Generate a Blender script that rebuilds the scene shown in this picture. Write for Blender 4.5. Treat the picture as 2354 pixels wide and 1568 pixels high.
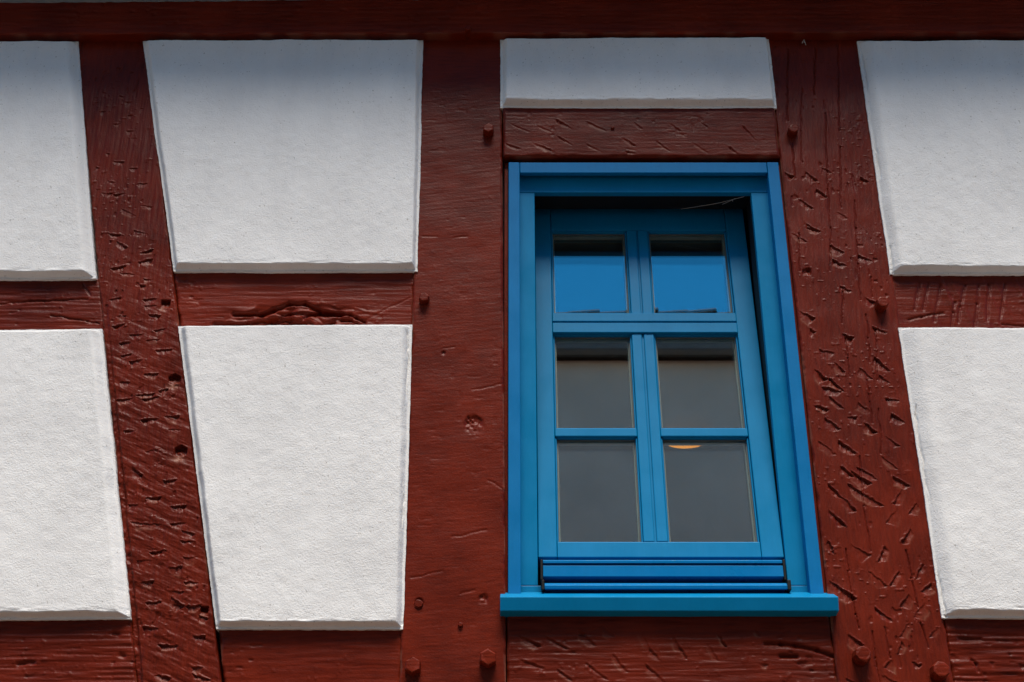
import bpy, bmesh, math, random
import numpy as np
from mathutils import Vector, Matrix

for o in list(bpy.data.objects):
    bpy.data.objects.remove(o)
scene = bpy.context.scene
col = scene.collection
R = math.radians

# ------------------------------------------------------------------ camera
PITCH = 27.87
CAM_D, CAM_Z = 3.3, 1.6
cam_data = bpy.data.cameras.new('camera')
cam_data.sensor_width = 36.0
cam_data.lens = 50.0
cam_data.clip_start = 0.05
cam_data.clip_end = 500
cam = bpy.data.objects.new('camera', cam_data)
cam.location = (0, -CAM_D, CAM_Z)
cam.rotation_euler = (R(90 + PITCH), 0, 0)
col.objects.link(cam)
scene.camera = cam

# ------------------------------------------------------------------ sky, sun, exposure
SUN_EL, SUN_AZ = 66.0, -5.0        # azimuth: degrees to the left of straight out from the wall
world = bpy.data.worlds.new('World')
scene.world = world
world.use_nodes = True
wn = world.node_tree.nodes
wl = world.node_tree.links
sky = wn.new('ShaderNodeTexSky')
sky.sky_type = 'NISHITA'
sky.sun_disc = False
sky.sun_elevation = R(SUN_EL)
sky.sun_rotation = R(180 + SUN_AZ)
sky.air_density = 1.0
sky.dust_density = 0.0
sky.ozone_density = 8.0
bg = wn['Background']
bg.inputs['Strength'].default_value = 0.125
hs = wn.new('ShaderNodeHueSaturation')
hs.inputs['Hue'].default_value = 0.485
hs.inputs['Saturation'].default_value = 1.25
wl.new(sky.outputs['Color'], hs.inputs['Color'])
wl.new(hs.outputs['Color'], bg.inputs['Color'])

sun_data = bpy.data.lights.new('sun', 'SUN')
sun_data.energy = 3.4
sun_data.angle = R(30)
sun_data.color = (1.0, 0.90, 0.78)
sun = bpy.data.objects.new('sun', sun_data)
d = Vector((-math.sin(R(SUN_AZ)) * math.cos(R(SUN_EL)), -math.cos(R(SUN_AZ)) * math.cos(R(SUN_EL)), math.sin(R(SUN_EL))))
sun.rotation_euler = d.to_track_quat('Z', 'Y').to_euler()
sun.location = (-6, -8, 14)
col.objects.link(sun)

scene.view_settings.view_transform = 'Standard'
scene.view_settings.look = 'None'
scene.view_settings.exposure = 0.8
scene.view_settings.gamma = 1.0
scene.view_settings.use_curve_mapping = False

# ------------------------------------------------------------------ measuring helpers
# the facade is laid out in photo measurements (2353 x 1568) carried onto real planes
PW, PH = 2353.0, 1568.0
F = 50 / 36 * PW
_c, _s = math.cos(R(PITCH)), math.sin(R(PITCH))

def ray(px, py):
    x, y = (px - PW / 2) / F, (PH / 2 - py) / F
    return Vector((x, _c - y * _s, _s + y * _c))

def at(px, py, Y=0.0):
    r = ray(px, py)
    t = (CAM_D + Y) / r.y
    return Vector((r.x * t, Y, CAM_Z + r.z * t))

def xz(px, py, Y=0.0):
    p = at(px, py, Y)
    return np.array([p.x, p.z])

# ------------------------------------------------------------------ noise
_rng = np.random.RandomState(7)
_tab = _rng.rand(256, 256)

def vnoise(x, y, seed=0):
    x = np.asarray(x, float) + seed * 17.31
    y = np.asarray(y, float) + seed * 9.77
    xi = np.floor(x).astype(int); yi = np.floor(y).astype(int)
    fx = x - xi; fy = y - yi
    fx = fx * fx * (3 - 2 * fx); fy = fy * fy * (3 - 2 * fy)
    a = _tab[xi & 255, yi & 255]; b = _tab[(xi + 1) & 255, yi & 255]
    c = _tab[xi & 255, (yi + 1) & 255]; d_ = _tab[(xi + 1) & 255, (yi + 1) & 255]
    return (a * (1 - fx) + b * fx) * (1 - fy) + (c * (1 - fx) + d_ * fx) * fy - 0.5

def fbm(x, y, seed=0, oct=4):
    s = 0; amp = 1.0
    for k in range(oct):
        s = s + amp * vnoise(x * 2 ** k, y * 2 ** k, seed + k * 3)
        amp *= 0.5
    return s

def smooth(e0, e1, x):
    t = np.clip((x - e0) / (e1 - e0), 0, 1)
    return t * t * (3 - 2 * t)

# ------------------------------------------------------------------ materials
def mat(name):
    m = bpy.data.materials.new(name)
    m.use_nodes = True
    nt = m.node_tree
    b = nt.nodes['Principled BSDF']
    return m, nt, b

def N(nt, t, **kw):
    n = nt.nodes.new(t)
    for k, v in kw.items():
        if k in n.inputs: n.inputs[k].default_value = v
        else: setattr(n, k, v)
    return n

def coords(nt, scale):
    tc = N(nt, 'ShaderNodeTexCoord')
    mp = N(nt, 'ShaderNodeMapping')
    mp.inputs['Scale'].default_value = scale
    nt.links.new(tc.outputs['Object'], mp.inputs['Vector'])
    return mp.outputs['Vector']

def noise(nt, vec, scale, detail=4, rough=0.55, dist=0.0):
    n = N(nt, 'ShaderNodeTexNoise')
    n.inputs['Scale'].default_value = scale
    n.inputs['Detail'].default_value = detail
    n.inputs['Roughness'].default_value = rough
    n.inputs['Distortion'].default_value = dist
    nt.links.new(vec, n.inputs['Vector'])
    return n.outputs['Fac']

def ramp(nt, fac, stops):
    r = N(nt, 'ShaderNodeValToRGB')
    el = r.color_ramp.elements
    while len(el) < len(stops): el.new(0.5)
    for e, (p, c) in zip(el, stops):
        e.position = p
        e.color = (*c, 1) if len(c) == 3 else c
    nt.links.new(fac, r.inputs['Fac'])
    return r.outputs['Color']

def mathn(nt, op, a, b=None, c=None):
    n = N(nt, 'ShaderNodeMath'); n.operation = op
    for i, v in enumerate((a, b, c)):
        if v is None: continue
        if isinstance(v, (int, float)): n.inputs[i].default_value = v
        else: nt.links.new(v, n.inputs[i])
    return n.outputs[0]

def bump(nt, b, h, dist, strength=1.0, prev=None):
    n = N(nt, 'ShaderNodeBump')
    n.inputs['Strength'].default_value = strength
    n.inputs['Distance'].default_value = dist
    nt.links.new(h, n.inputs['Height'])
    if prev is not None: nt.links.new(prev, n.inputs['Normal'])
    nt.links.new(n.outputs['Normal'], b.inputs['Normal'])
    return n.outputs['Normal']

def red_paint(name, grain, bd=.0018, c0=(0.070, 0.0062, 0.0020), c1=(0.158, 0.0150, 0.0044)):
    m, nt, b = mat(name)
    v = coords(nt, grain)
    u = coords(nt, (1, 1, 1))
    g = noise(nt, v, 60, 5, 0.6, 0.4)
    big = noise(nt, u, 5, 4)
    fine = noise(nt, u, 240, 3)
    mix = mathn(nt, 'ADD', mathn(nt, 'MULTIPLY', g, 0.45), mathn(nt, 'MULTIPLY', big, 0.55))
    cc = ramp(nt, mix, [(0.34, c0), (0.64, c1)])
    # dusty, chalked spots of the paint film
    sp = noise(nt, u, 130, 5, 0.7)
    f = ramp(nt, sp, [(0.66, (0, 0, 0)), (0.74, (0.35, 0.35, 0.35))])
    mx = N(nt, 'ShaderNodeMix'); mx.data_type = 'RGBA'
    nt.links.new(f, mx.inputs[0]); nt.links.new(cc, mx.inputs[6])
    mx.inputs[7].default_value = (0.18, 0.045, 0.026, 1)
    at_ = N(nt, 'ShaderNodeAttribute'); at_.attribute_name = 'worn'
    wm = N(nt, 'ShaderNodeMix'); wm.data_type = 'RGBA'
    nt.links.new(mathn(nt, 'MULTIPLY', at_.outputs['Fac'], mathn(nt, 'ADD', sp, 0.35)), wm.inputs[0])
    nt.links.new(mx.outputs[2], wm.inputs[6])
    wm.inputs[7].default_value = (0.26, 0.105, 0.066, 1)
    oi = N(nt, 'ShaderNodeObjectInfo')
    hv = N(nt, 'ShaderNodeHueSaturation')
    nt.links.new(mathn(nt, 'ADD', mathn(nt, 'MULTIPLY', oi.outputs['Random'], 0.30), 0.87), hv.inputs['Value'])
    nt.links.new(wm.outputs[2], hv.inputs['Color'])
    nt.links.new(hv.outputs['Color'], b.inputs['Base Color'])
    rr = ramp(nt, fine, [(0.3, (0.30,) * 3), (0.7, (0.46,) * 3)])
    nt.links.new(rr, b.inputs['Roughness'])
    b.inputs['Specular IOR Level'].default_value = 0.13
    p = bump(nt, b, g, bd, 0.9)
    bump(nt, b, fine, 0.0007, 0.7, p)
    return m

M = {}
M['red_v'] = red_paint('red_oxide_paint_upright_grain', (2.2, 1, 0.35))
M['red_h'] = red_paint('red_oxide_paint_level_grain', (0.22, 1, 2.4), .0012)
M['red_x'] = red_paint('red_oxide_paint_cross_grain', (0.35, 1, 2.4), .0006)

def plaster():
    m, nt, b = mat('white_limewashed_plaster')
    u = coords(nt, (1, 1, 1))
    sv = coords(nt, (1, 1, 0.25))
    big = mathn(nt, 'ADD', mathn(nt, 'MULTIPLY', noise(nt, u, 3, 5, .6), 0.6), mathn(nt, 'MULTIPLY', noise(nt, sv, 14, 5, .6), 0.4))
    cc = ramp(nt, big, [(0.36, (0.71, 0.705, 0.695)), (0.62, (0.805, 0.80, 0.785))])
    pit = noise(nt, u, 170, 2, 0.5)
    pf = ramp(nt, pit, [(0.25, (0.55, 0.53, 0.50)), (0.32, (1, 1, 1))])
    mx = N(nt, 'ShaderNodeMix'); mx.data_type = 'RGBA'; mx.blend_type = 'MULTIPLY'
    mx.inputs[0].default_value = 1
    nt.links.new(cc, mx.inputs[6]); nt.links.new(pf, mx.inputs[7])
    nt.links.new(mx.outputs[2], b.inputs['Base Color'])
    b.inputs['Roughness'].default_value = 0.9
    b.inputs['Specular IOR Level'].default_value = 0.2
    w = noise(nt, u, 210, 4, 0.6, 0.15)
    p = bump(nt, b, w, 0.0034, 0.42)
    s = noise(nt, u, 420, 3, 0.6)
    bump(nt, b, s, 0.0012, 0.4, p)
    return m
M['plaster'] = plaster()

def simple(name, color, rough=0.5, spec=0.5, var=0.12, scale=30, bdist=0.0006, metallic=0.0):
    m, nt, b = mat(name)
    u = coords(nt, (1, 1, 1))
    n = noise(nt, u, scale, 5)
    lo = tuple(c * (1 - var) for c in color); hi = tuple(min(1, c * (1 + var)) for c in color)
    nt.links.new(ramp(nt, n, [(0.3, lo), (0.7, hi)]), b.inputs['Base Color'])
    b.inputs['Roughness'].default_value = rough
    b.inputs['Specular IOR Level'].default_value = spec
    b.inputs['Metallic'].default_value = metallic
    if bdist:
        bump(nt, b, noise(nt, u, scale * 4, 4), bdist, 0.5)
    return m
def blue_paint(name, color, rough):
    m, nt, b = mat(name)
    u = coords(nt, (1, 1, 1)); l = coords(nt, (1, 1, 0.12))
    n = noise(nt, u, 9, 5); g = noise(nt, l, 120, 4)
    mixn = mathn(nt, 'ADD', mathn(nt, 'MULTIPLY', n, 0.7), mathn(nt, 'MULTIPLY', g, 0.3))
    lo = tuple(c * 0.92 for c in color); hi = tuple(c * 1.10 for c in color)
    nt.links.new(ramp(nt, mixn, [(0.3, lo), (0.7, hi)]), b.inputs['Base Color'])
    nt.links.new(ramp(nt, n, [(0.3, (rough - .07,) * 3), (0.7, (rough + .1,) * 3)]), b.inputs['Roughness'])
    bump(nt, b, g, 0.0004, 0.6)
    b.inputs['Specular IOR Level'].default_value = 0.12
    return m
M['blue'] = blue_paint('blue_window_gloss_paint', (0.0003, 0.182, 0.385), 0.40)
M['blue_casing'] = blue_paint('blue_casing_paint', (0.001, 0.152, 0.375), 0.45)
M['blue_metal'] = blue_paint('blue_lacquered_aluminium', (0.0005, 0.150, 0.370), 0.30)
M['black'] = simple('black_plastic', (0.005, 0.005, 0.005), 0.6, 0.25)
M['gasket'] = simple('grey_rubber_seal', (0.10, 0.115, 0.11), 0.6)
M['spacer'] = simple('pale_green_glass_edge_strip', (0.36, 0.42, 0.36), 0.4)
M['backing'] = simple('dark_old_wood', (0.03, 0.008, 0.006), 0.8)
M['room'] = simple('interior_wall_paint', (0.30, 0.28, 0.26), 0.9)
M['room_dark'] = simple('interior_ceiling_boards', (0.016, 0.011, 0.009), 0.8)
M['facade'] = simple('pale_render_far_house', (0.74, 0.575, 0.47), 0.9, 0.2, 0.13, 1.3, 0.002)
M['tile'] = simple('weathered_clay_roof_tile', (0.020, 0.013, 0.011), 0.9, 0.3, 0.35, 6.0, 0.002)
M['cobble'] = simple('street_paving', (0.20, 0.130, 0.085), 0.85, 0.3, 0.3, 8.0, 0.004)
M['eave_wood'] = simple('eave_boarding', (0.055, 0.018, 0.012), 0.7, 0.3, 0.2, 10.0, 0.001)
M['web'] = simple('spider_silk', (0.45, 0.43, 0.40), 0.6, 0.5, 0.0, 10, 0)
M['metal'] = simple('zinc_gutter', (0.18, 0.18, 0.18), 0.5, 0.5, 0.1, 10, 0.0005)

def lamp_mat():
    m, nt, b = mat('glowing_orange_lamp_glass')
    b.inputs['Base Color'].default_value = (0.8, 0.35, 0.06, 1)
    b.inputs['Emission Color'].default_value = (1.0, 0.34, 0.02, 1)
    b.inputs['Emission Strength'].default_value = 1.0
    return m
M['lamp'] = lamp_mat()

def glass_mat(fac):
    m = bpy.data.materials.new('clear_window_glass')
    m.use_nodes = True
    nt = m.node_tree
    nt.nodes.clear()
    out = N(nt, 'ShaderNodeOutputMaterial')
    tr = N(nt, 'ShaderNodeBsdfTransparent')
    tr.inputs['Color'].default_value = (0.96, 0.985, 0.97, 1)
    gl = N(nt, 'ShaderNodeBsdfGlossy')
    gl.inputs['Roughness'].default_value = 0.0
    lw = N(nt, 'ShaderNodeLayerWeight'); lw.inputs['Blend'].default_value = 0.5
    p = mathn(nt, 'POWER', lw.outputs['Facing'], 5.0)
    f = mathn(nt, 'ADD', mathn(nt, 'MULTIPLY', p, 0.8), fac)
    mx = N(nt, 'ShaderNodeMixShader')
    nt.links.new(f, mx.inputs[0])
    nt.links.new(tr.outputs[0], mx.inputs[1])
    nt.links.new(gl.outputs[0], mx.inputs[2])
    nt.links.new(mx.outputs[0], out.inputs[0])
    return m
M['glass'] = glass_mat(0.20)

# ------------------------------------------------------------------ object helpers
def link(name, me, m=None, parent=None, smooth_=False):
    o = bpy.data.objects.new(name, me)
    col.objects.link(o)
    if m is not None: me.materials.append(m)
    if parent is not None: o.parent = parent
    if smooth_:
        me.polygons.foreach_set('use_smooth', np.ones(len(me.polygons), bool))
    return o

def empty(name, loc=(0, 0, 0)):
    o = bpy.data.objects.new(name, None)
    o.location = loc
    col.objects.link(o)
    return o

def tag(o, label=None, cat=None, group=None, kind=None):
    if label: o['label'] = label
    if cat: o['category'] = cat
    if group: o['group'] = group
    if kind: o['kind'] = kind
    return o

def box_bm(bm, x0, x1, y0, y1, z0, z1, bev=0.0, seg=2):
    t = bmesh.new()
    r = bmesh.ops.create_cube(t, size=1.0)
    for v in t.verts:
        v.co = Vector((x0 + (v.co.x + .5) * (x1 - x0), y0 + (v.co.y + .5) * (y1 - y0), z0 + (v.co.z + .5) * (z1 - z0)))
    if bev:
        bmesh.ops.bevel(t, geom=list(t.edges), offset=bev, segments=seg, affect='EDGES', profile=0.5)
    me = bpy.data.meshes.new('tmp'); t.to_mesh(me); t.free()
    bm.from_mesh(me); bpy.data.meshes.remove(me)

def boxes(name, lst, m, parent=None, bev=0.0015):
    bm = bmesh.new()
    for b in lst: box_bm(bm, *b, bev=bev)
    me = bpy.data.meshes.new(name); bm.to_mesh(me); bm.free()
    return link(name, me, m, parent)

def extrude_x(name, prof, x0, x1, m, parent=None, bev=0.0):
    """closed (y, z) profile swept along x"""
    bm = bmesh.new()
    a = [bm.verts.new((x0, y, z)) for y, z in prof]
    b = [bm.verts.new((x1, y, z)) for y, z in prof]
    n = len(prof)
    bm.faces.new(a); bm.faces.new(b[::-1])
    for i in range(n):
        bm.faces.new((a[i], b[i], b[(i + 1) % n], a[(i + 1) % n]))
    bmesh.ops.recalc_face_normals(bm, faces=bm.faces)
    if bev:
        bmesh.ops.bevel(bm, geom=list(bm.edges), offset=bev, segments=2, affect='EDGES', profile=0.5)
    me = bpy.data.meshes.new(name); bm.to_mesh(me); bm.free()
    return link(name, me, m, parent)

def grid_mesh(name, X, Y, Z, back, m, parent, paler=None, flat=False):
    """height field X,Y,Z [nv,nu] (Y = depth) closed by a skirt to depth `back`"""
    nv, nu = X.shape
    co = np.stack([X, Y, Z], -1).reshape(-1, 3)
    idx = np.arange(nv * nu).reshape(nv, nu)
    q = np.stack([idx[:-1, :-1], idx[:-1, 1:], idx[1:, 1:], idx[1:, :-1]], -1).reshape(-1, 4)
    ring = np.concatenate([idx[0, :-1], idx[:-1, -1], idx[-1, :0:-1], idx[:0:-1, 0]])
    rc = co[ring].copy(); top = rc.copy()
    rc[:, 1] = back
    k = len(ring); base = len(co)
    # doubled rim vertices keep the arris crisp
    co = np.concatenate([co, top, rc])
    i = np.arange(k); j = (i + 1) % k
    sk = np.stack([base + j, base + i, base + k + i, base + k + j], -1)
    q = np.concatenate([q, sk])
    me = bpy.data.meshes.new(name)
    me.vertices.add(len(co)); me.vertices.foreach_set('co', co.astype(np.float32).ravel())
    me.loops.add(q.size); me.loops.foreach_set('vertex_index', q.astype(np.int32).ravel())
    me.polygons.add(len(q))
    me.polygons.foreach_set('loop_start', np.arange(0, q.size, 4, dtype=np.int32))
    me.update(calc_edges=True)
    if paler is not None:
        w = np.zeros(len(co), np.float32); w[:paler.size] = paler.ravel(); w[paler.size:paler.size + k] = paler.ravel()[ring]
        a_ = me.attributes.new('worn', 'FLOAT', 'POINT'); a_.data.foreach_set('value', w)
    me.validate()
    return link(name, me, m, parent, not flat)

# ------------------------------------------------------------------ tool marks seen on the timbers
# zoom tiles of the photo the marks were read from: origin of each 784 x 523 tile
TILE = {1: (0, 0), 2: (784.3, 0), 3: (1568.7, 0), 4: (0, 522.6), 5: (784.3, 522.6), 6: (1568.7, 522.6),
        7: (0, 1045.1), 8: (784.3, 1045.1), 9: (1568.7, 1045.1)}

def tp(tile, x, y):
    ox, oy = TILE[tile]
    return xz(ox + x / 3.0, oy + y / 3.0)

def gouges(tile, text, depth, run, flip=False):
    out = []
    for s in text.split(';'):
        s = s.strip()
        if not s: continue
        a, b, c, d_ = [float(t) for t in s.split(',')]
        out.append((tp(tile, a, b), tp(tile, c, d_), depth, run))
    return out

def cracks(tile, text, depth, width):
    out = []
    for s in text.split(';'):
        pts = [tuple(float(t) for t in p.split(',')) for p in s.split()]
        if len(pts) > 1:
            out.append(([tp(tile, *p) for p in pts], depth, width))
    return out

RP_G = gouges(3, "850,1185,930,1250;960,1160,1030,1190;800,1370,900,1440;1060,1460,1140,1505;850,1545,920,1585;920,1305,1000,1360;1225,1220,1285,1255;700,1190,770,1220", .0058, .016)
RP_G += gouges(6, "855,0,950,30;750,40,860,100;1015,120,1115,175;1030,222,1130,270;1210,190,1310,240;1085,400,1165,445;1250,480,1330,520;805,580,915,625;1305,685,1410,725;1095,735,1180,760;940,845,1045,865;1325,895,1430,990;1050,930,1120,1000;905,975,1000,1050;1220,970,1310,1050;1010,1040,1115,1135;960,1100,1100,1130;1350,1020,1430,1080;1010,1165,1110,1250;905,1225,1010,1255;1215,1205,1300,1280;1395,1180,1495,1195;1440,1285,1535,1350;1130,1305,1205,1310;980,1310,1090,1390;1260,1350,1340,1415;1395,1435,1500,1510;1075,1470,1200,1560;940,1470,1060,1568;880,700,920,720", .0064, .018)
RP_G += gouges(9, "1000,200,1100,300;1100,290,1200,390;1090,80,1180,150;1160,110,1300,200;1200,80,1340,170;1140,200,1380,350;1370,10,1480,100;1450,150,1570,215;1010,380,1130,495;1155,615,1300,695;1285,800,1410,910;1010,870,1200,990;1325,1050,1450,1150;1140,1240,1250,1310;1580,1430,1650,1450;1370,1520,1480,1568;1120,1545,1190,1568;1010,590,1050,680", .0064, .018)
RP_G += gouges(9, "1520,235,1450,340;1480,370,1400,470;1570,510,1505,610;1610,330,1560,410;1395,630,1345,740;1655,750,1605,860;1490,800,1430,910;1710,885,1640,950;1560,960,1500,1050;1670,1020,1590,1120;1560,1160,1490,1260;1770,1170,1700,1260;1510,1290,1480,1380;1440,1410,1390,1470", .0058, .016)
RP_C = cracks(3, "1070,310 1075,600 1080,900;915,330 908,500 905,650;985,780 1000,1300 1020,1568;725,340 720,600 725,830;825,610 815,900 825,1120;755,980 765,1100 775,1230;1085,1010 1090,1430;1190,1380 1195,1568", .0045, .0013)
RP_C += cracks(6, "1195,0 1210,250 1225,500;1020,0 1015,300;1105,440 1100,660;1125,760 1140,900 1150,1030;1265,600 1280,760 1290,930;1270,1050 1290,1200 1310,1350;1350,1250 1370,1560;1300,340 1310,480;1330,700 1340,1050;800,40 805,300", .0045, .0013)
RP_C += cracks(9, "1225,10 1250,350 1300,665;1545,660 1580,850 1620,1050;1130,650 1145,800 1160,960;1170,970 1190,1100 1215,1200;1390,1190 1430,1400;1640,1160 1690,1330;1310,1220 1330,1400 1360,1568", .0045, .0013)

BR_G = gouges(1, "740,1245,800,1260;890,1165,950,1160;940,1270,1020,1265;700,1335,775,1330;780,1345,870,1330;965,1420,1055,1425;835,1440,940,1490;770,1115,860,1115;660,1150,690,1160;870,905,930,905;880,800,920,800;780,860,830,855;860,705,915,705;730,1060,760,1065;700,640,735,645;820,665,860,668;960,745,990,750;800,470,840,472;880,455,910,450;740,375,775,375;690,770,730,772;900,955,945,955", .0035, .012)
BR_G += gouges(4, "750,45,835,50;920,20,1015,45;800,95,880,140;955,180,1060,150;950,240,1050,215;760,285,870,265;830,315,930,325;985,355,1050,360;960,400,1010,400;750,505,835,480;985,500,1080,490;990,545,1080,540;1020,600,1110,610;800,610,870,610;770,685,870,665;890,745,995,735;1060,715,1155,700;820,800,900,790;1000,790,1105,770;1070,850,1190,845;830,890,910,870;890,930,985,915;990,1015,1095,1010;820,1070,900,1065;930,1160,1070,1145;800,1190,920,1180;980,1190,1100,1170;1090,1130,1160,1110;970,1330,1090,1320;1130,1305,1240,1300;850,1400,935,1405;1160,1390,1240,1400;1000,1545,1110,1530", .0060, .013)
BR_G += gouges(7, "910,90,990,140;1120,180,1220,175;1000,300,1110,290;1170,365,1285,350;880,345,960,345;900,470,1110,480;1170,480,1280,470;1250,525,1345,550;1240,600,1340,595;1030,680,1160,660;940,735,1050,725;1260,710,1370,705;1155,785,1260,770;960,885,1065,875;1265,880,1370,880;1150,940,1270,945;1180,980,1270,1050;1000,1020,1115,1015;1280,1050,1390,1040;980,1190,1100,1195;1330,1250,1420,1250;1090,1310,1230,1320;1320,1470,1400,1465;1060,1520,1180,1540;1320,1510,1450,1550;1370,1110,1440,1130", .0062, .016)
BR_H = [('sq', 4, 1140, 528, 0.013), ('hex', 4, 1202, 1050, 0.0165), ('hex', 4, 1246, 1545, 0.0165), ('sq', 7, 1408, 1075, 0.010)]

LI_G = gouges(2, "1170,860,1310,920;1355,870,1455,920;1480,830,1590,895;1490,945,1600,1010;1320,990,1455,1045;1130,995,1235,1030;1690,845,1830,910;1690,1000,1790,1050;1940,955,2030,1010;2020,850,2080,900;2170,975,2265,1050;2265,855,2340,910;1960,1050,2030,1060;1970,1030,2040,1040", .0045, .007)
LI_G += gouges(3, "105,835,180,890;415,875,510,975;65,985,180,1060;320,1015,395,1080;-10,930,30,950", .0045, .007)
AP_G = gouges(8, "1220,1245,1380,1310;1405,1250,1580,1340;1630,1200,1760,1310;1815,1190,1890,1250;2060,1200,2140,1350;2130,1330,2200,1420;2290,1250,2353,1350;1225,1405,1400,1470;1680,1430,1840,1550;1870,1370,1980,1500;2100,1440,2230,1568;1490,1480,1600,1560", .005, .012)
AP_G += gouges(9, "230,1215,310,1330;170,1290,250,1420;500,1200,540,1250;525,1440,590,1445;0,1340,30,1410", .005, .009)
AP_C = cracks(9, "570,1295 680,1300 780,1310 930,1345 1040,1385;680,1385 790,1390", .008, .004)
RM_C = cracks(4, "1610,595 1800,590 1880,560 1990,520 2100,520 2200,560;1860,630 2000,590 2353,600;1480,670 1700,655 1860,640 2000,625;2090,610 2200,575 2353,590;1750,680 1900,650 2100,655;2200,680 2300,655", .012, .004)
RM_C += cracks(5, "160,640 300,560 470,480", .0016, .0016) + cracks(5, "0,590 60,600 100,615 160,650;0,640 60,640 110,655;30,675 150,680", .009, .003)
CP_C = cracks(5, "560,63 665,60;770,72 870,66;900,1120 1110,1080;700,840 780,825", .0016, .0014) + cracks(8, "480,850 700,800;760,570 1000,520;820,960 920,930;1010,170 1060,195 1140,260", .0016, .0016)
RR_C = cracks(6, "1880,510 1870,580 1860,680;2040,400 2035,520 2015,680;1560,630 1650,610 1800,580;2200,660 2353,672;1700,380 1660,560;1780,390 1740,640;1640,380 1600,560;1950,390 1900,650;2120,390 2100,640;2230,380 2190,650", .004, .0025)
BL_C = cracks(7, "120,1440 230,1425;780,1235 810,1240;830,1375 850,1380", .005, .004)

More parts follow.
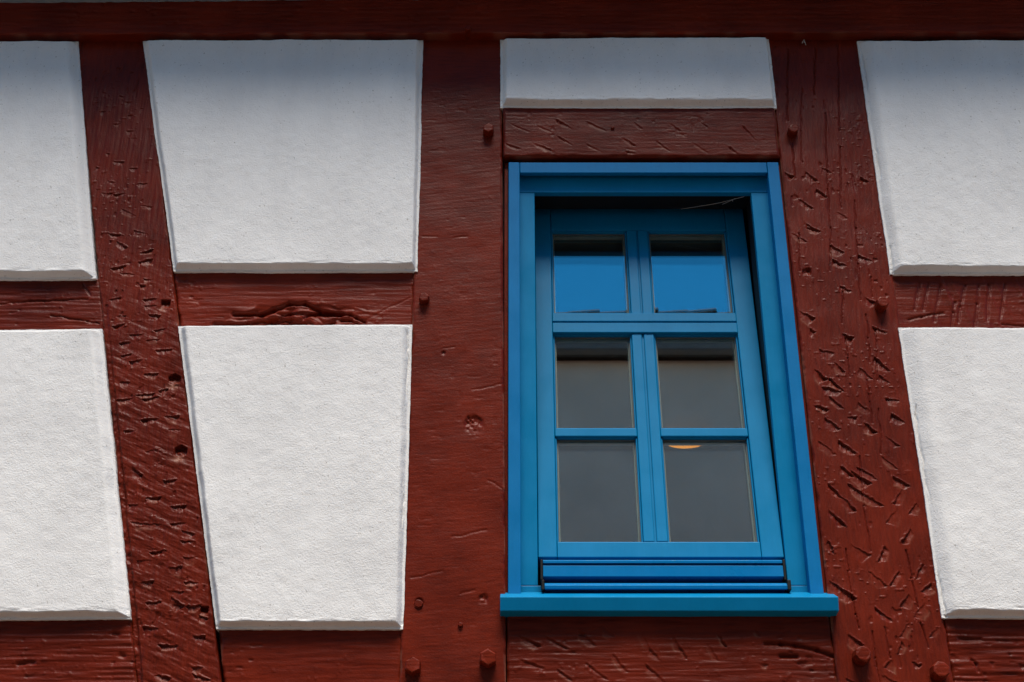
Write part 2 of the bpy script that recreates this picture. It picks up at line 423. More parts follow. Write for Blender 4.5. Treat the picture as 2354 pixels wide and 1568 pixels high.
# ------------------------------------------------------------------ painted timber with a worked surface
def timber(name, quad, m, parent, res=0.0026, y0=0.0, back=0.07, horiz=False, gou=(), crk=(), holes=(),
           grain=(1.0, 1.0), amp=0.0012, slant=0.0, edge=0.006, splinter=None, knots=(), saw=0.0, adze=0.0, wane=None, seed=1, label=None, chips=1.0):
    TL, TR, BR, BL = [np.array(p) for p in quad]
    W = 0.5 * (np.linalg.norm(TR - TL) + np.linalg.norm(BR - BL))
    Hh = 0.5 * (np.linalg.norm(TL - BL) + np.linalg.norm(TR - BR))
    nu, nv = max(8, int(W / res)), max(8, int(Hh / res))
    u = np.linspace(0, 1, nu + 1)[None, :, None]; v = np.linspace(0, 1, nv + 1)[:, None, None]
    P = (TL * (1 - u) + TR * u) * (1 - v) + (BL * (1 - u) + BR * u) * v
    X, Z = P[..., 0], P[..., 1]
    U = np.broadcast_to(u[..., 0], X.shape) * W; V = np.broadcast_to(v[..., 0], X.shape) * Hh
    h = np.zeros_like(X); wr = np.zeros_like(X)
    # hand-hewn undulation and raised grain
    h += fbm(X * 7, Z * 7, seed, 3) * 0.003
    gx, gz = (X + Z * slant), (Z + X * slant)
    if horiz: h += fbm(gx * 9 * grain[0], gz * 160 * grain[1], seed + 5, 3) * amp
    else: h += fbm(gx * 160 * grain[0], gz * 9 * grain[1], seed + 5, 3) * amp
    if saw:
        h += np.maximum(0, vnoise((X + Z * 0.25) * 70, Z * 5, seed + 8) - 0.05) * saw
    if adze:
        h += fbm((X - Z * 1.2) * 14, (Z + X * 0.5) * 75, seed + 9, 3) * adze * smooth(Hh * .25, Hh * .6, V)
    if splinter is not None:
        c, rx, rz, a = splinter
        w = np.exp(-((X - c[0]) / rx) ** 2 - ((Z - c[1]) / rz) ** 4)
        zz = Z + 0.10 * np.abs(X - c[0]) + 0.03 * fbm(X * 14, Z * 20, seed + 2, 3)
        r = vnoise(X * 9, zz * 95, seed + 3) + 0.6 * vnoise(X * 22, zz * 210, seed + 4)
        h += w * (r - 0.15) * a
    for k, (kx, kz, kr, kd) in enumerate(knots):
        rr = np.hypot((X - kx), (Z - kz) * 0.72) / kr
        rr = rr + 0.5 * vnoise(X * 60, Z * 60, seed + k)
        h -= kd * smooth(1.0, 0.55, rr) * (0.55 + 1.3 * (vnoise(X * 170, Z * 170, seed + 20 + k) + .3)) * np.clip(0.8 + (Z - kz) / kr, 0.15, 1.4)
    for k, (p, q, dep, run) in enumerate(gou):
        if p[0] > q[0]: p, q = q, p
        dv = q - p; L = np.linalg.norm(dv)
        if L < 1e-5: continue
        e = dv / L; nrm = np.array([e[1], -e[0]])
        if nrm[1] > 0: nrm = -nrm
        c = (p + q) / 2
        sel = (np.abs(X - c[0]) < L + run) & (np.abs(Z - c[1]) < L + run)
        if not sel.any(): continue
        xs, zs = X[sel] - c[0], Z[sel] - c[1]
        s = xs * e[0] + zs * e[1]
        t = xs * nrm[0] + zs * nrm[1]
        t = t + vnoise(xs * 120 + k, zs * 120, seed + k) * run * 0.30
        rk = run * (0.6 + 0.9 * random.Random(k + seed).random())
        dk = dep * (0.30 + 0.95 * random.Random(k * 3 + seed).random())
        sk = (random.Random(k * 7 + seed).random() - .5) * 1.7        # the blow bites deeper at one end
        hw = 0.5 * L * np.clip(1.06 - 0.45 * np.clip(t, 0, rk) / rk, 0.2, 1.1) + 0.002 * vnoise(t * 300, s * 60, seed + k)
        end = smooth(hw, hw - 0.0035, np.abs(s - 0.12 * sk * t)) * np.clip(0.72 + sk * s / L * 1.5, 0.06, 1.5)
        rk_s = 1 + 0.9 * sk * s / L
        prof = np.where(t >= 0, np.clip(1 - t / (rk * rk_s), 0, 1), 0) * smooth(-0.0010, 0.0003, t)
        lip = np.exp(-((t + 0.0022) / 0.0018) ** 2) * 0.26
        rag = 1 + 0.5 * vnoise(xs * 260 + k, zs * 90, seed + 2 * k)
        h[sel] -= dk * end * (prof * rag - lip)
        wr[sel] = np.maximum(wr[sel], 0.5 * end * (0.9 * np.exp(-((t - rk * rk_s) / .003) ** 2) + 0.55 * np.clip(t / rk, 0, 1) * (t < rk * rk_s)) * max(0, 1.5 * random.Random(k * 11 + seed).random() - .35))  # gouge ramps get paler towards their lower edge
    for k, (pts, dep, wd) in enumerate(crk):
        for (a, b) in zip(pts[:-1], pts[1:]):
            sel = (X > min(a[0], b[0]) - .02) & (X < max(a[0], b[0]) + .02) & (Z > min(a[1], b[1]) - .02) & (Z < max(a[1], b[1]) + .02)
            if not sel.any(): continue
            xs, zs = X[sel], Z[sel]
            dv = b - a; L2 = float(dv @ dv)
            tt = np.clip(((xs - a[0]) * dv[0] + (zs - a[1]) * dv[1]) / L2, 0, 1)
            wob = 0.004 * vnoise(tt * math.sqrt(L2) * 45 + k * 7, tt * 0 + k, seed) + 0.0015 * vnoise(tt * math.sqrt(L2) * 200, tt * 0 + k, seed)
            dist = np.hypot(xs - a[0] - tt * dv[0] - (wob if abs(dv[1]) > abs(dv[0]) else 0), zs - a[1] - tt * dv[1] - (0 if abs(dv[1]) > abs(dv[0]) else wob))
            ww = wd * (0.75 + 0.9 * (vnoise(tt * math.sqrt(L2) * 30, tt * 0, k + seed) + .5))
            h[sel] -= dep * np.exp(-(dist / ww) ** 2)
    for (kind, tile, hx, hy, r) in holes:
        c = tp(tile, hx, hy)
        xs, zs = X - c[0], Z - c[1]
        if kind == 'sq': dd = np.maximum(np.abs(xs), np.abs(zs))
        else:
            dd = np.maximum.reduce([np.abs(xs * math.cos(t) + zs * math.sin(t)) for t in (0, math.pi / 3, 2 * math.pi / 3)])
        inside = smooth(r, r * 0.86, dd)
        floor = 0.0155 * np.clip((zs / r + 0.95) / 1.6, 0.0, 1) + 0.005 * vnoise(X * 130, Z * 130, seed)
        h = h * (1 - inside) - inside * floor
        chip = np.exp(-(((xs + .25 * r) / (r * 1.0)) ** 2 + ((zs + 1.25 * r) / (r * .55)) ** 2))
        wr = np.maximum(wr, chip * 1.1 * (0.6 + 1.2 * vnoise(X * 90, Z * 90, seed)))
        h -= chip * 0.004 * np.clip((zs + 2.0 * r) / (1.2 * r), 0, 1)
    # paint nibs and small chips
    h += chips * 0.0012 * smooth(.30, .42, vnoise(X * 120, Z * 120, seed + 31)) * smooth(-.1, .2, vnoise(X * 11, Z * 11, seed + 32))
    h -= chips * 0.0022 * smooth(.33, .42, vnoise(X * 75 * (0.6 if horiz else 1.5), Z * 75 * (1.5 if horiz else 0.6), seed + 33)) * smooth(-.05, .25, vnoise(X * 8, Z * 8, seed + 34))
    # worn arrises
    de = np.minimum(np.minimum(U, W - U), np.minimum(V, Hh - V))
    en = edge * (1 + 1.1 * fbm(X * 35, Z * 35, seed + 11, 3))
    h -= np.clip(1 - de / np.maximum(en, 1e-4), 0, 1) ** 2 * np.maximum(en, 0) * 0.9
    if wane is not None:
        side, wd, dp = wane
        ds = U if side == 'L' else W - U
        h -= dp * smooth(wd * 1.25, wd * 0.8, ds + 0.004 * fbm(X * 40, Z * 25, seed + 4, 3)) * smooth(Hh * 0.35, Hh * 0.6, V) * (1 + 0.5 * fbm(X * 90, Z * 60, seed + 6, 3))
    wr = np.maximum(wr, 0.5 * smooth(0.9, 0.2, de / np.maximum(en, 1e-4)) * smooth(-.1, .3, vnoise(X * 25, Z * 25, seed + 41)))  # paint worn paler along the arrises
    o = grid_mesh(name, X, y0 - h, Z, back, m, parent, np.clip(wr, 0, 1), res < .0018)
    if label: o['label'] = label
    return o

def px4(*p):
    return [xz(*q) for q in p]

# ------------------------------------------------------------------ pillow-shaped plaster panels
def axis(L, fine_lo, fine_hi, fstep, step):
    a = np.arange(0, fine_lo, fstep)
    c = L - np.arange(0, fine_hi, fstep)[::-1]
    n = max(2, int((L - fine_lo - fine_hi) / step))
    return np.concatenate([a, np.linspace(fine_lo, L - fine_hi, n), c]) / L

def panel(quad, ch, parent, H=0.023, seed=1, rim=0.0062, crack_sides='', label=None):
    TL, TR, BR, BL = [np.array(p) for p in quad]
    W = 0.5 * (np.linalg.norm(TR - TL) + np.linalg.norm(BR - BL))
    Hh = 0.5 * (np.linalg.norm(TL - BL) + np.linalg.norm(TR - BR))
    cl, cr, ct, cb = ch
    u1 = axis(W, cl + .022, cr + .022, 0.0016, 0.0036)
    v1 = axis(Hh, ct + .015, cb + .02, 0.0016, 0.0036)
    u = u1[None, :, None]; v = v1[:, None, None]
    P = (TL * (1 - u) + TR * u) * (1 - v) + (BL * (1 - u) + BR * u) * v
    X, Z = P[..., 0].copy(), P[..., 1].copy()
    wl_ = np.broadcast_to(v[..., 0], X.shape); ul_ = np.broadcast_to(u[..., 0], X.shape)
    # the outline wanders a little, as cut by hand
    edgefall = lambda d_: np.exp(-d_ / 0.03)
    dl, dr = ul_ * W, (1 - ul_) * W
    dt, db = wl_ * Hh, (1 - wl_) * Hh
    wob = lambda t, s: 0.0028 * vnoise(t * 6, t * 0 + s, seed + s) + 0.0013 * vnoise(t * 26, t * 0 + s, seed + s) + 0.0012 * vnoise(t * 120, t * 0, seed + s)
    X += wob(Z, 1) * edgefall(dl) + wob(Z, 2) * edgefall(dr)
    Z += wob(X, 3) * edgefall(dt) + wob(X, 4) * edgefall(db)
    def prof(d_, c, s, t):
        d2 = d_ - rim * (1 + 0.4 * vnoise(t * 22, t * 0, seed + s))
        k = np.clip(d2 / (c * (1 + 0.16 * vnoise(t * 9, t * 0 + s, seed + s + 30))), 0, 1.0)
        return 1 - (1 - k) ** 1.45          # slope that rounds over into the face
    hl, hr, ht, hb = prof(dl, cl, 1, Z), prof(dr, cr, 2, Z), prof(dt, ct, 3, X), prof(db, cb, 4, X)
    k = 14.0
    hm = -np.log(np.exp(-k * hl) + np.exp(-k * hr) + np.exp(-k * ht) + np.exp(-k * hb)) / k
    hm = np.clip(np.minimum(hm, np.minimum(np.minimum(hl, hr), np.minimum(ht, hb))), 0, 1)
    h = 0.0045 + H * hm
    face = smooth(0.2, 1.0, hm)
    h += fbm(X * 5, Z * 5, seed + 40, 2) * 0.003 * face
    h += fbm(X * 45, Z * 45, seed + 50, 3) * 0.0007 * (0.3 + face)
    # raggedly trowelled lower arris
    nearb = np.exp(-((db - cb) / 0.012) ** 2)
    h += nearb * fbm(X * 30, Z * 140, seed + 60, 3) * 0.0035
    # hairline shrinkage cracks beside the timber
    for side, dd, c in (('L', dl, cl), ('R', dr, cr)):
        if side in crack_sides:
            pos = rim + 0.004 + 0.006 * (fbm(Z * 28, Z * 0, seed + 70, 4)) 
            on = smooth(-0.12, 0.05, vnoise(Z * 9, Z * 0, seed + 71))
            h -= 0.007 * np.exp(-((dd - pos) / 0.0013) ** 2) * on
    o = grid_mesh('plaster_panel', X, -h, Z, 0.05, M['plaster'], parent)
    if label: o['label'] = label
    return o

# ================================================================== street (setting)
def ground():
    bm = bmesh.new()
    vs = [bm.verts.new(p) for p in ((-60, -60, 0), (60, -60, 0), (60, 60, 0), (-60, 60, 0))]
    bm.faces.new(vs)
    me = bpy.data.meshes.new('street'); bm.to_mesh(me); bm.free()
    o = link('street', me, M['cobble'])
    tag(o, kind='structure')
ground()

# ================================================================== the half-timbered house
house = empty('half_timbered_house')
tag(house, 'half-timbered house front with white plaster panels between dark red beams and a bright blue window', 'house')

TOPY = 60      # posts run up behind the projecting beam
brace = timber('brace', px4((172, TOPY), (330, TOPY), (547, 1900), (342, 1900)), M['red_v'], house, res=0.0015, gou=BR_G, holes=BR_H,
               grain=(.8, 1), amp=.0014, adze=.0026, wane=('L', .016, .007), seed=3,
               label='leaning hacked brace with peg holes left of the big centre panels')
cpost = timber('post', px4((970, TOPY), (1152, TOPY), (1165, 1900), (906, 1900)), M['red_x'], house, res=0.0024, crk=CP_C, horiz=True, grain=(1, .9), slant=-0.16,
               amp=.0003, chips=.25, seed=9, knots=[(*xz(1090, 985), .030, .0032), (*xz(962, 1387), .012, .004), (*xz(1110, 1380), .014, .003), (*xz(705 / 3 + 784.3, 960 / 3 + 522.6 - 30), .006, .004)],
               label='smooth upright post between the centre panels and the window')
rpost = timber('post', px4((1760, TOPY), (1968, TOPY), (2242, 1900), (1961, 1900)), M['red_v'], house, res=0.0015, gou=RP_G, crk=RP_C, grain=(.5, 1), amp=.0009, seed=5,
               knots=[(*tp(6, 855, 315), .014, .005)], label='hacked and cracked upright post right of the window')
YR = 0.005
lmr = timber('rail', px4((-420, 641), (228, 636), (239, 767), (-420, 776)), M['red_h'], house, y0=YR, horiz=True, amp=.002, seed=12,
             crk=cracks(4, "0,520 300,500 600,490;350,600 600,640 680,660;560,380 620,460", .004, .002))
rail_mid = timber('rail', px4((396, 619), (951, 619), (947, 758), (414, 758)), M['red_h'], house, y0=YR, horiz=True, amp=.0012, seed=14, crk=RM_C,
                  splinter=(xz(690, 728), .13, .032, .020), label='short rail with a torn splintered edge between two white panels')
timber('rail', px4((2041, 626), (2820, 626), (2820, 763), (2064, 762)), M['red_h'], house, y0=YR, horiz=True, amp=.0008, saw=.006, seed=16, crk=RR_C)
lintel = timber('lintel', px4((1155, 245), (1780, 245), (1793, 361), (1157, 361)), M['red_x'], house, y0=-0.003, horiz=True, amp=.0004, chips=.4, gou=LI_G, seed=18,
                label='scored lintel over the blue window')
timber('apron_beam', px4((1164, 1398), (1907, 1398), (1960, 1900), (1167, 1900)), M['red_h'], house, y0=0.004, horiz=True, amp=.0018, gou=AP_G, crk=AP_C, seed=20,
       label='rough-grained beam under the window sill')
timber('rail', px4((-420, 1418), (299, 1414), (342, 1900), (-420, 1900)), M['red_h'], house, y0=YR, horiz=True, amp=.0028, seed=22, crk=BL_C)
timber('rail', px4((501, 1440), (925, 1440), (908, 1900), (546, 1900)), M['red_x'], house, y0=YR, horiz=True, amp=.0010, seed=24)
timber('rail', px4((2170, 1413), (2820, 1413), (2820, 1900), (2241, 1900)), M['red_x'], house, y0=YR, horiz=True, amp=.0035, adze=.004, seed=26,
       crk=cracks(9, "1910,1270 2060,1268;2000,1410 2030,1440 2040,1490", .005, .003))

# sill beam of the upper storey, standing proud of the wall
YB = -0.036
def beam():
    a = at(-420, 79, YB); b = at(2820, 72, YB); c = at(2820, -22, YB); e = at(-420, 10, YB)
    o = timber('floor_beam', [np.array((e.x, e.z)), np.array((c.x, c.z)), np.array((b.x, b.z)), np.array((a.x, a.z))],
               M['red_h'], house, res=.004, y0=YB, back=.02, horiz=True, amp=.0012, seed=30, edge=.004,
               label='long dark floor beam projecting above the panels')
    return o
fbeam = beam()
up = at(0, 0, -0.02)
panel([np.array((-1.6, 3.2 + CAM_Z)), np.array((1.6, 3.2 + CAM_Z)), xz(2820, -16, -0.02), xz(-420, 6, -0.02)], (.02, .02, .02, .012), house, seed=50,
      label='plaster above the floor beam')

# infill panels
panel(px4((-430, 100), (180, 98), (221, 642), (-430, 650)), (.02, .028, .012, .010), house, seed=1)
panel(px4((328, 97), (972, 95), (960, 626), (400, 626)), (.015, .012, .010, .010), house, seed=2)
panel(px4((-430, 768), (236, 758), (301, 1424), (-430, 1430)), (.02, .026, .010, .010), house, seed=3)
panel(px4((410, 751), (948, 748), (927, 1448), (498, 1448)), (.015, .018, .008, .009), house, seed=4, crack_sides='R')
panel(px4((1150, 93), (1766, 90), (1785, 251), (1150, 251)), (.016, .010, .010, .013), house, seed=5)
panel(px4((1968, 97), (2830, 97), (2830, 633), (2045, 632)), (.031, .02, .012, .011), house, seed=6, crack_sides='L')
panel(px4((2064, 755), (2830, 757), (2830, 1424), (2164, 1422)), (.041, .02, .008, .011), house, seed=7, crack_sides='L')

# wooden pegs driven through the joints
_peg = None
def peg(px, py, parent, y=0.0, out=0.024, r=0.0145, rot=0.0, sides=6, dz=0):
    """photo position of the outer end of the peg"""
    p = at(px, py, y - out)
    bm = bmesh.new()
    rnd = random.Random(int(px))
    rings = []
    for (yy, rr) in ((0.03, 1.08), (-out * 0.55, 1.04), (-out + .002, 1.0), (-out, 0.86)):
        rings.append([bm.verts.new((r * rr * math.cos(rot + 2 * math.pi * k / sides), yy, r * rr * math.sin(rot + 2 * math.pi * k / sides))) for k in range(sides)])
    for a, b in zip(rings[:-1], rings[1:]):
        for k in range(sides):
            bm.faces.new((a[k], a[(k + 1) % sides], b[(k + 1) % sides], b[k]))
    bm.faces.new(rings[-1][::-1]); bm.faces.new(rings[0])
    for v in bm.verts:
        v.co += Vector((rnd.uniform(-1, 1), rnd.uniform(-1, 1), rnd.uniform(-1, 1))) * r * 0.06
    bmesh.ops.recalc_face_normals(bm, faces=bm.faces)
    bmesh.ops.bevel(bm, geom=list(bm.edges), offset=.0011, segments=2, affect='EDGES', profile=0.5)
    me = bpy.data.meshes.new('wooden_peg'); bm.to_mesh(me); bm.free()
    o = link('wooden_peg', me, M['red_h'], parent)
    o.location = (p.x, y, p.z)
    return o
peg(1122, 293, cpost, out=.026, r=.0160, rot=.5)
peg(1824, 294, rpost, out=.024, r=.0150, rot=.1, sides=8)
peg(974, 682, cpost, out=.022, r=.0140, rot=.3)
peg(2029, 693, rpost, out=.030, r=.0160, rot=.4, sides=8)
peg(948, 1528, cpost, out=.026, r=.0195, rot=.5)
peg(1121, 1510, cpost, out=.026, r=.0205, rot=.52)
peg(1984, 1502, rpost, out=.034, r=.0200, rot=.2, sides=8)
peg(2164, 1538, rpost, out=.034, r=.0200, rot=.3, sides=8)
peg(962, 1387, cpost, out=.005, r=.011, rot=.2, sides=7)
peg(1058, 1435, cpost, out=.006, r=.006, rot=.2, sides=6)
peg(1408, 292, lintel, y=-.003, out=.006, r=.0055, rot=.2, sides=8)
peg(1075, 63, fbeam, y=YB, out=.016, r=.0105, rot=.4)

# masonry core behind the timbers, with the window opening left free
OX0, OX1 = at(1172, 870, 0).x, at(1838, 870, 0).x
OZ0, OZ1 = at(1500, 1366, 0).z, at(1478, 371, 0).z
for b_ in [(-6, OX0, .052, .17, 0, 6.5), (OX1, 6, .052, .17, 0, 6.5), (OX0, OX1, .052, .17, OZ1, 6.5), (OX0, OX1, .052, .17, 0, OZ0 - .01)]:
    boxes('wall_core', [b_], M['backing'], house, bev=0)
zb = at(1000, 1900, 0).z
boxes('lower_wall', [(-6, 6, .0, .051, 0.0, zb - .002)], M['plaster'], house, bev=0)
for b_ in [(-6, xz(-425, 800)[0], -.006, .051, zb, 6.5), (xz(2825, 800)[0], 6, -.006, .051, zb, 6.5)]:
    boxes('side_wall', [b_], M['plaster'], house, bev=0)

# added unseen eave, sized to shade the upper part of the wall
EO, EZ = 0.385, CAM_Z + 3.08
extrude_x('eave', [(0.05, EZ), (-EO, EZ), (-EO - .02, EZ + .06), (-EO - .02, EZ + .12), (0.5, EZ + .75), (4, EZ + 4.5), (4, EZ + 3.6), (0.05, EZ + .2)], -6, 6, M['eave_wood'], house)

# ------------------------------------------------------------------ window: fixed frame, casing, sill
YC, YF = 0.004, 0.036
def X_(px, Y, py=870): return at(px, py, Y).x
def Z_(py, Y, px=1478): return at(px, py, Y).z
fx0, fx1 = X_(1194, YF), X_(1813, YF)
fi0, fi1 = X_(1232, YF), X_(1766, YF)
fz1, fzi1 = Z_(395, YF), Z_(443, YF)
fz0 = Z_(1364, YF)
fzi0 = Z_(1346, YF)
FB = 0.056
g = 0.0006
window = boxes('window', [(fx0, fi0, YF, FB, fzi0 + g, fzi1 - g), (fi1, fx1, YF, FB, fzi0 + g, fzi1 - g),
                          (fx0, fx1, YF, FB, fzi1 + g, fz1 + .018), (fx0, fx1, YF - .002, FB, fz0, fzi0 - g)], M['blue'], house, bev=.0016)
boxes('frame_rebate', [(fx0, fi0 - .001, FB + .0005, .125, fz0, fzi1 + .002), (fi1 + .001, fx1, FB + .0005, .125, fz0, fzi1 + .002), (fx0, fx1, FB + .0005, .125, fzi1 + .003, fz1)], M['black'], window, bev=0)  # black blocks put in to make the gap behind the frame dark
window['label'] = 'bright blue window with its six-paned sash tilted inward at the top'
cx0, ci0 = X_(1168, YC), X_(1196, YC)
cx1, ci1 = X_(1841, YC), X_(1812, YC)
cz1, czi1 = Z_(373, YC), Z_(397, YC)
cz0 = Z_(1366, YC)
boxes('casing_board', [(cx0, ci0 - g, YC, FB - .01, cz0, cz1)], M['blue_casing'], window, bev=.0018)
boxes('casing_board', [(ci1 + g, cx1, YC, FB - .01, cz0, cz1)], M['blue_casing'], window, bev=.0018)
boxes('casing_board', [(ci0 + g, ci1 - g, YC + .001, YC + .017, czi1, cz1)], M['blue_casing'], window, bev=.0018)
# red packing strips between casing and timbers
boxes('packing_strip', [(X_(1158, .02), cx0 - .001, .02, .06, cz0, cz1 + .008), (cx1 + .001, cx1 + .014, .016, .06, cz0, cz1), (cx0, cx1 + .014, .035, .06, cz1 + .001, cz1 + .03)], M['red_v'], window, bev=.001)
# sill
YS = -0.042
sx0, sx1 = at(1149, 1385, YS).x, at(1928, 1385, YS).x
zs0, zs1 = Z_(1402, YS), Z_(1372, YS)
zs2 = Z_(1361, YF - .010)
extrude_x('window_sill', [(YS + .008, zs0), (YS, zs1), (YF - .010, zs2), (FB, zs2), (FB, zs0 - .004), (0.0, zs0 - .002)], sx0, sx1, M['blue'], window, bev=.0016)

# rain bar: two lacquered aluminium profiles over the bottom of the frame
YW = 0.012
wx0, wx1 = at(1248, 1310, YW).x, at(1799, 1310, YW).x
z = lambda py, Y: Z_(py, Y, 1520)
extrude_x('rain_bar', [(YW + .004, z(1286, YW)), (YW - .001, z(1289, YW)), (YW - .001, z(1294.5, YW)), (YW + .010, z(1295, YW + .005)), (YW + .010, z(1297, YW + .002)),
                       (YW - .002, z(1301, YW)), (YW - .004, z(1326, YW)), (YW + .006, z(1328, YW)), (.06, z(1330, YW)), (.06, z(1286, YW))], wx0, wx1, M['blue_metal'], window, bev=.0004)
YD = -0.002
extrude_x('drip_bar', [(YD + .008, z(1338, YD)), (YD, z(1346, YD)), (YD + .001, z(1353, YD)), (YD + .006, z(1354, YD)), (YD + .02, z(1346, YD)), (.06, z(1346, YD)), (.06, z(1338, YD))],
          wx0 + .003, wx1 + .008, M['blue_metal'], window, bev=.0004)
for s in (-1, 1):
    bx = wx0 - .0065 if s < 0 else wx1 + .0005
    boxes('end_cap', [(bx, bx + .0060, YW - .004, .05, z(1334, YW), z(1287, YW)), (bx + (.002 if s < 0 else .004), bx + (.009 if s < 0 else .013), YD - .002, .05, z(1356, YD), z(1333, YD))], M['black'], window, bev=.0015)

# ------------------------------------------------------------------ sash, hinged at the bottom and tilted in
TAU = R(6.5)
hinge = at(1500, 1281, 0.041)
nrm = Vector((0, -math.cos(TAU), math.sin(TAU)))
vv = Vector((0, math.sin(TAU), math.cos(TAU)))
def loc(px, py, off=0.0):
    """photo point -> (u, v) in the sash plane lying `off` behind its face"""
    p0 = hinge - nrm * off
    r = ray(px, py); o = cam.location
    t = (p0 - o).dot(nrm) / r.dot(nrm)
    q = o + r * t - hinge
    return q.x + hinge.x, q.dot(vv)
U = lambda px, py, off=0.0: loc(px, py, off)[0]
V = lambda py, px=1490, off=0.0: loc(px, py, off)[1]
su0, su1 = fi0 + .0015, U(1801, 1275)
sv0, sv1 = 0.0, V(476)
GD = 0.020                       # glass sits this far behind the face
li = U(1276, 1150); ri = U(1767, 1150)     # inner face edges of the stiles (front)
li = 0.5 * (U(1281, 1238) + U(1266, 600)); ri = 0.5 * (U(1756, 1238) + U(1668, 600))
bt, tt_ = V(1245), V(529)
ST = 0.062
g = 0.0004
sash = boxes('sash', [(su0, li - g, 0, ST, sv0, sv1), (ri + g, su1, 0, ST, sv0, sv1), (li + g, ri - g, 0.0006, ST, sv0, bt), (li + g, ri - g, 0.0006, ST, tt_, sv1)], M['blue'], house, bev=.0022)
sash.location = (0, hinge.y, hinge.z)
sash.rotation_euler = (-TAU, 0, 0)
sash['label'] = 'blue six-paned sash tilted inward at the top'

t_hi, t_lo = V(721), V(766)
t_mid = V(742)
boxes('transom', [(li - g, ri + g, -.004, .03, t_mid + .0022, t_hi), (li - g, ri + g, -.004, .03, t_lo, t_mid - .0022), (li, ri, .004, .045, t_lo + .003, t_hi - .003)], M['blue'], sash, bev=.002)
mu0, mu1 = U(1446, 640), U(1495, 640)
mc = (mu0 + mu1) / 2
boxes('mullion', [(mu0, mc - .0022, 0.001, .03, t_hi + g, tt_ - g), (mc + .0022, mu1, 0.001, .03, t_hi + g, tt_ - g), (mu0 + .003, mu1 - .003, .006, .045, t_hi + g, tt_ - g)], M['blue'], sash, bev=.0022)
ml0, ml1 = U(1458, 880), U(1510, 880)
mc2 = (ml0 + ml1) / 2
boxes('mullion', [(ml0, mc2 - .0028, 0.001, .03, bt + g, t_lo - g), (mc2 + .0028, ml1, 0.001, .03, bt + g, t_lo - g), (ml0 + .003, ml1 - .003, .006, .045, bt + g, t_lo - g)], M['blue'], sash, bev=.0022)
b_hi, b_lo = V(983), V(1002)
extrude_prof = None
for (a, b) in ((li + g, ml0 - g), (ml1 + g, ri - g)):
    boxes('glazing_bar', [(a, b, .002, GD - .001, b_lo, b_hi)], M['blue'], sash, bev=.0025)

panes = [(li, mu0, t_hi, tt_), (mu1, ri, t_hi, tt_), (li, ml0, b_hi, t_lo), (ml1, ri, b_hi, t_lo), (li, ml0, bt, b_lo), (ml1, ri, bt, b_lo)]
for (a, b, c, e) in panes:
    boxes('glass_pane', [(a + .003, b - .003, GD, GD + .004, c + .003, e - .003), (a + .003, b - .003, GD + .020, GD + .024, c + .003, e - .003)], M['glass'], sash, bev=0)
    w = .0048
    boxes('glazing_bead', [(a, a + w, .007, GD - .004, c, e), (b - w, b, .007, GD - .004, c, e), (a + w, b - w, .007, GD - .004, e - w * .6, e), (a + w, b - w, .007, GD - .004, c, c + w * .6)], M['blue'], sash, bev=.0028)
    w1 = w + .0026
    boxes('glazing_seal', [(a + .001, a + w1, GD - .0038, GD - .0003, c, e), (b - w1, b - .001, GD - .0038, GD - .0003, c, e), (a + w1, b - w1, GD - .0038, GD - .0003, e - w1 * .7, e - .001), (a + w1, b - w1, GD - .0038, GD - .0003, c + .001, c + w1 * .6)], M['gasket'], sash, bev=.0008)
    w2 = .0098
    boxes('spacer_strip', [(a, a + w2, GD + .0055, GD + .0185, c, e), (b - w2, b, GD + .0055, GD + .0185, c, e), (a + w2, b - w2, GD + .0055, GD + .0185, e - w2 * .7, e), (a + w2, b - w2, GD + .0055, GD + .0185, c, c + w2 * .6)], M['spacer'], sash, bev=0)

# ------------------------------------------------------------------ room behind the window
lp = at(1578, 1011, 2.6)
RX0, RX1, RY1, RZ0, RZ1 = -1.6, 2.4, 4.6, 1.9, lp.z + .035
boxes('room_wall', [(RX0 - .1, RX0, .17, RY1, RZ0, RZ1), (RX1, RX1 + .1, .17, RY1, RZ0, RZ1)] + [(RX0 - .1, RX1 + .1, RY1, RY1 + .1, RZ0 - .1, RZ1 + .1)], M['room'], house, bev=0)
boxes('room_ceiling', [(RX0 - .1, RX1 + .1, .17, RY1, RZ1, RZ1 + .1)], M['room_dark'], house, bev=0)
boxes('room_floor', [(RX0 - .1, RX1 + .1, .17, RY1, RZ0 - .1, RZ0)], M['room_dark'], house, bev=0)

# flat bowl lamp on the ceiling of the room
lamp = empty('ceiling_lamp', (lp.x, lp.y, lp.z))
tag(lamp, 'glowing orange bowl lamp seen through the lower right window pane', 'lamp')
LR = 53 / F * (lp - cam.location).length
bm = bmesh.new()
prof = [(0.0, -.012), (.3, -.0115), (.6, -.009), (.85, -.004), (1.0, .003), (1.0, .008)]
rings = []
for (r_, z_) in prof[1:]:
    rings.append([bm.verts.new((LR * r_ * math.cos(2 * math.pi * k / 40), LR * r_ * math.sin(2 * math.pi * k / 40), z_)) for k in range(40)])
c0 = bm.verts.new((0, 0, prof[0][1]))
for k in range(40):
    bm.faces.new((c0, rings[0][(k + 1) % 40], rings[0][k]))
for a, b in zip(rings[:-1], rings[1:]):
    for k in range(40):
        bm.faces.new((a[k], a[(k + 1) % 40], b[(k + 1) % 40], b[k]))
me = bpy.data.meshes.new('lamp_bowl'); bm.to_mesh(me); bm.free()
link('lamp_bowl', me, M['lamp'], lamp, True)
boxes('lamp_mount', [(-LR * .6, LR * .6, -LR * .6, LR * .6, .012, RZ1 - lp.z)], M['black'], lamp, bev=.004)

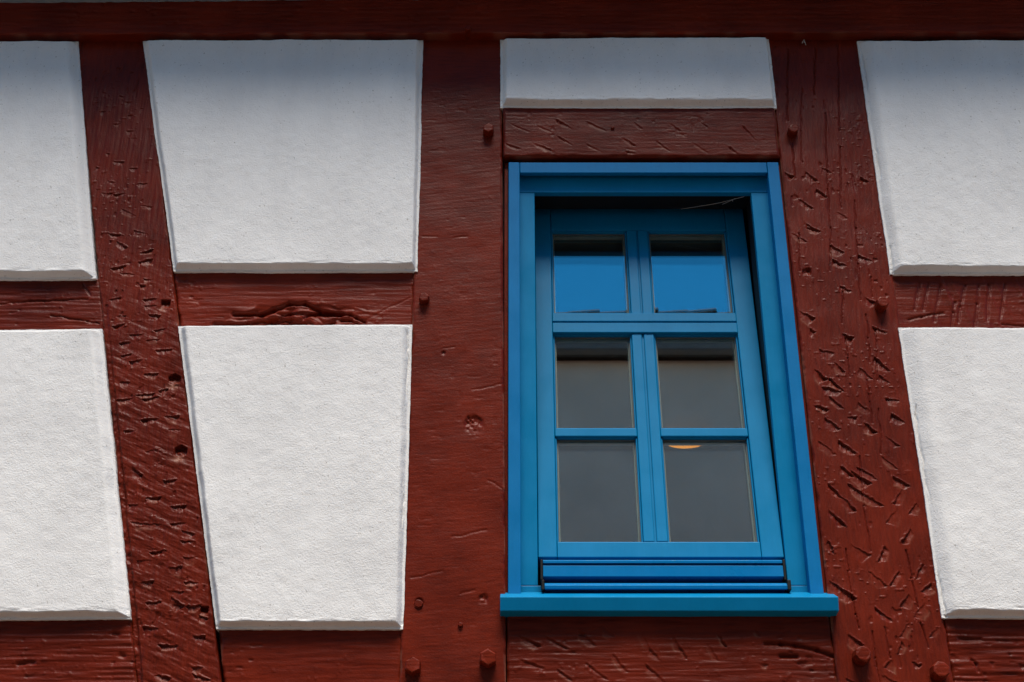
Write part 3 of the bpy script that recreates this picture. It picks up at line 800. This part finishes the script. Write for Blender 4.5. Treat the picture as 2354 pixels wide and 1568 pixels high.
# ------------------------------------------------------------------ cobwebs
def strands(name, lines, rad, label):
    bm = bmesh.new()
    for pts in lines:
        for a, b in zip(pts[:-1], pts[1:]):
            dv = b - a
            q = dv.to_track_quat('Z', 'Y')
            ra = [bm.verts.new(a + q @ Vector((rad * math.cos(t), rad * math.sin(t), 0))) for t in (0, 2.09, 4.19)]
            rb = [bm.verts.new(b + q @ Vector((rad * math.cos(t), rad * math.sin(t), 0))) for t in (0, 2.09, 4.19)]
            for k in range(3): bm.faces.new((ra[k], ra[(k + 1) % 3], rb[(k + 1) % 3], rb[k]))
    me = bpy.data.meshes.new(name); bm.to_mesh(me); bm.free()
    o = link(name, me, M['web'])
    tag(o, label, 'cobweb')
    return o
strands('cobweb', [[at(1710, 452, .045), at(1683, 459, .06), at(1655, 466, .07), at(1628, 471, .08), at(1565, 481, .10)], [at(1683, 459, .06), at(1684, 464, .062)], [at(1690, 456, .055), at(1660, 470, .065)]],
        .0006, 'thin grey cobweb strand in the dark top right corner of the blue window')
strands('cobweb', [[at(1846, 92, -.012), at(1850, 98, -.008), at(1852, 104, -.004)], [at(1848, 91, -.012), at(1848, 99, -.006)], [at(1845, 95, -.01), at(1843, 100, -.006)]],
        .0012, 'small dusty cobweb tuft under the beam above the right post')

# ------------------------------------------------------------------ house across the street (mirrored in the panes)
OY = -7.0
OEZ = 9.40             # eave height
opp = empty('neighbouring_house', (0, OY, 0))
tag(opp, 'pale neighbouring house with a dark tiled roof, mirrored in the window panes', 'house')
boxes('wall', [(-12, 14, -3.2, 0, 0, OEZ)], M['facade'], opp, bev=0)
PIT = R(55)
RUN = 0.50
extrude_x('roof', [(.10, OEZ - .05), (.10, OEZ + .02), (-RUN, OEZ + .02 + (RUN + .10) * math.tan(PIT)), (-3.4, OEZ + .02 + (RUN + .10) * math.tan(PIT) - 1.6), (-3.4, OEZ)], -12.3, 14.3, M['tile'], opp)
extrude_x('gutter', [(.10, OEZ - .06), (.19, OEZ - .06), (.21, OEZ + .03), (.10, OEZ + .05)], -12.3, 14.3, M['metal'], opp)
rz = OEZ + .02 + (RUN + .10) * math.tan(PIT)
tile_me = None
for k in range(90):
    x0 = -12.2 + k * 0.29
    if tile_me is None:
        bm = bmesh.new()
        n = 8
        prof = [(0.13 * math.cos(math.pi * i / n), 0.11 * math.sin(math.pi * i / n)) for i in range(n + 1)]
        a = [bm.verts.new((0, y, zz)) for y, zz in prof]; b = [bm.verts.new((.31, y * 1.12, zz * 1.2)) for y, zz in prof]
        for i in range(n): bm.faces.new((a[i], a[i + 1], b[i + 1], b[i]))
        bm.faces.new(a); bm.faces.new(b[::-1])
        tile_me = bpy.data.meshes.new('ridge_tile'); bm.to_mesh(tile_me); bm.free()
        tile_me.materials.append(M['tile'])
    o = bpy.data.objects.new('ridge_tile', tile_me); col.objects.link(o); o.parent = opp
    rr = random.Random(k)
    o.location = (x0, -RUN, rz - .02 + rr.uniform(-.02, .03)); o.rotation_euler = (0, rr.uniform(-.06, .06), rr.uniform(-.03, .03))
for fl in range(2):
    for k in range(6):
        x0 = -10 + k * 3.4; z0 = 1.2 + fl * 3.0
        w_ = boxes('window', [(x0, x0 + .08, -.02, .03, z0, z0 + 1.5), (x0 + 1.0, x0 + 1.08, -.02, .03, z0, z0 + 1.5), (x0, x0 + 1.08, -.021, .029, z0 + 1.42, z0 + 1.5), (x0, x0 + 1.08, -.021, .05, z0, z0 + .08), (x0 + .5, x0 + .58, -.019, .028, z0, z0 + 1.5)], M['spacer'], opp, bev=0)
        boxes('pane', [(x0 + .05, x0 + 1.03, -.02, .012, z0 + .05, z0 + 1.45)], M['black'], w_, bev=0)
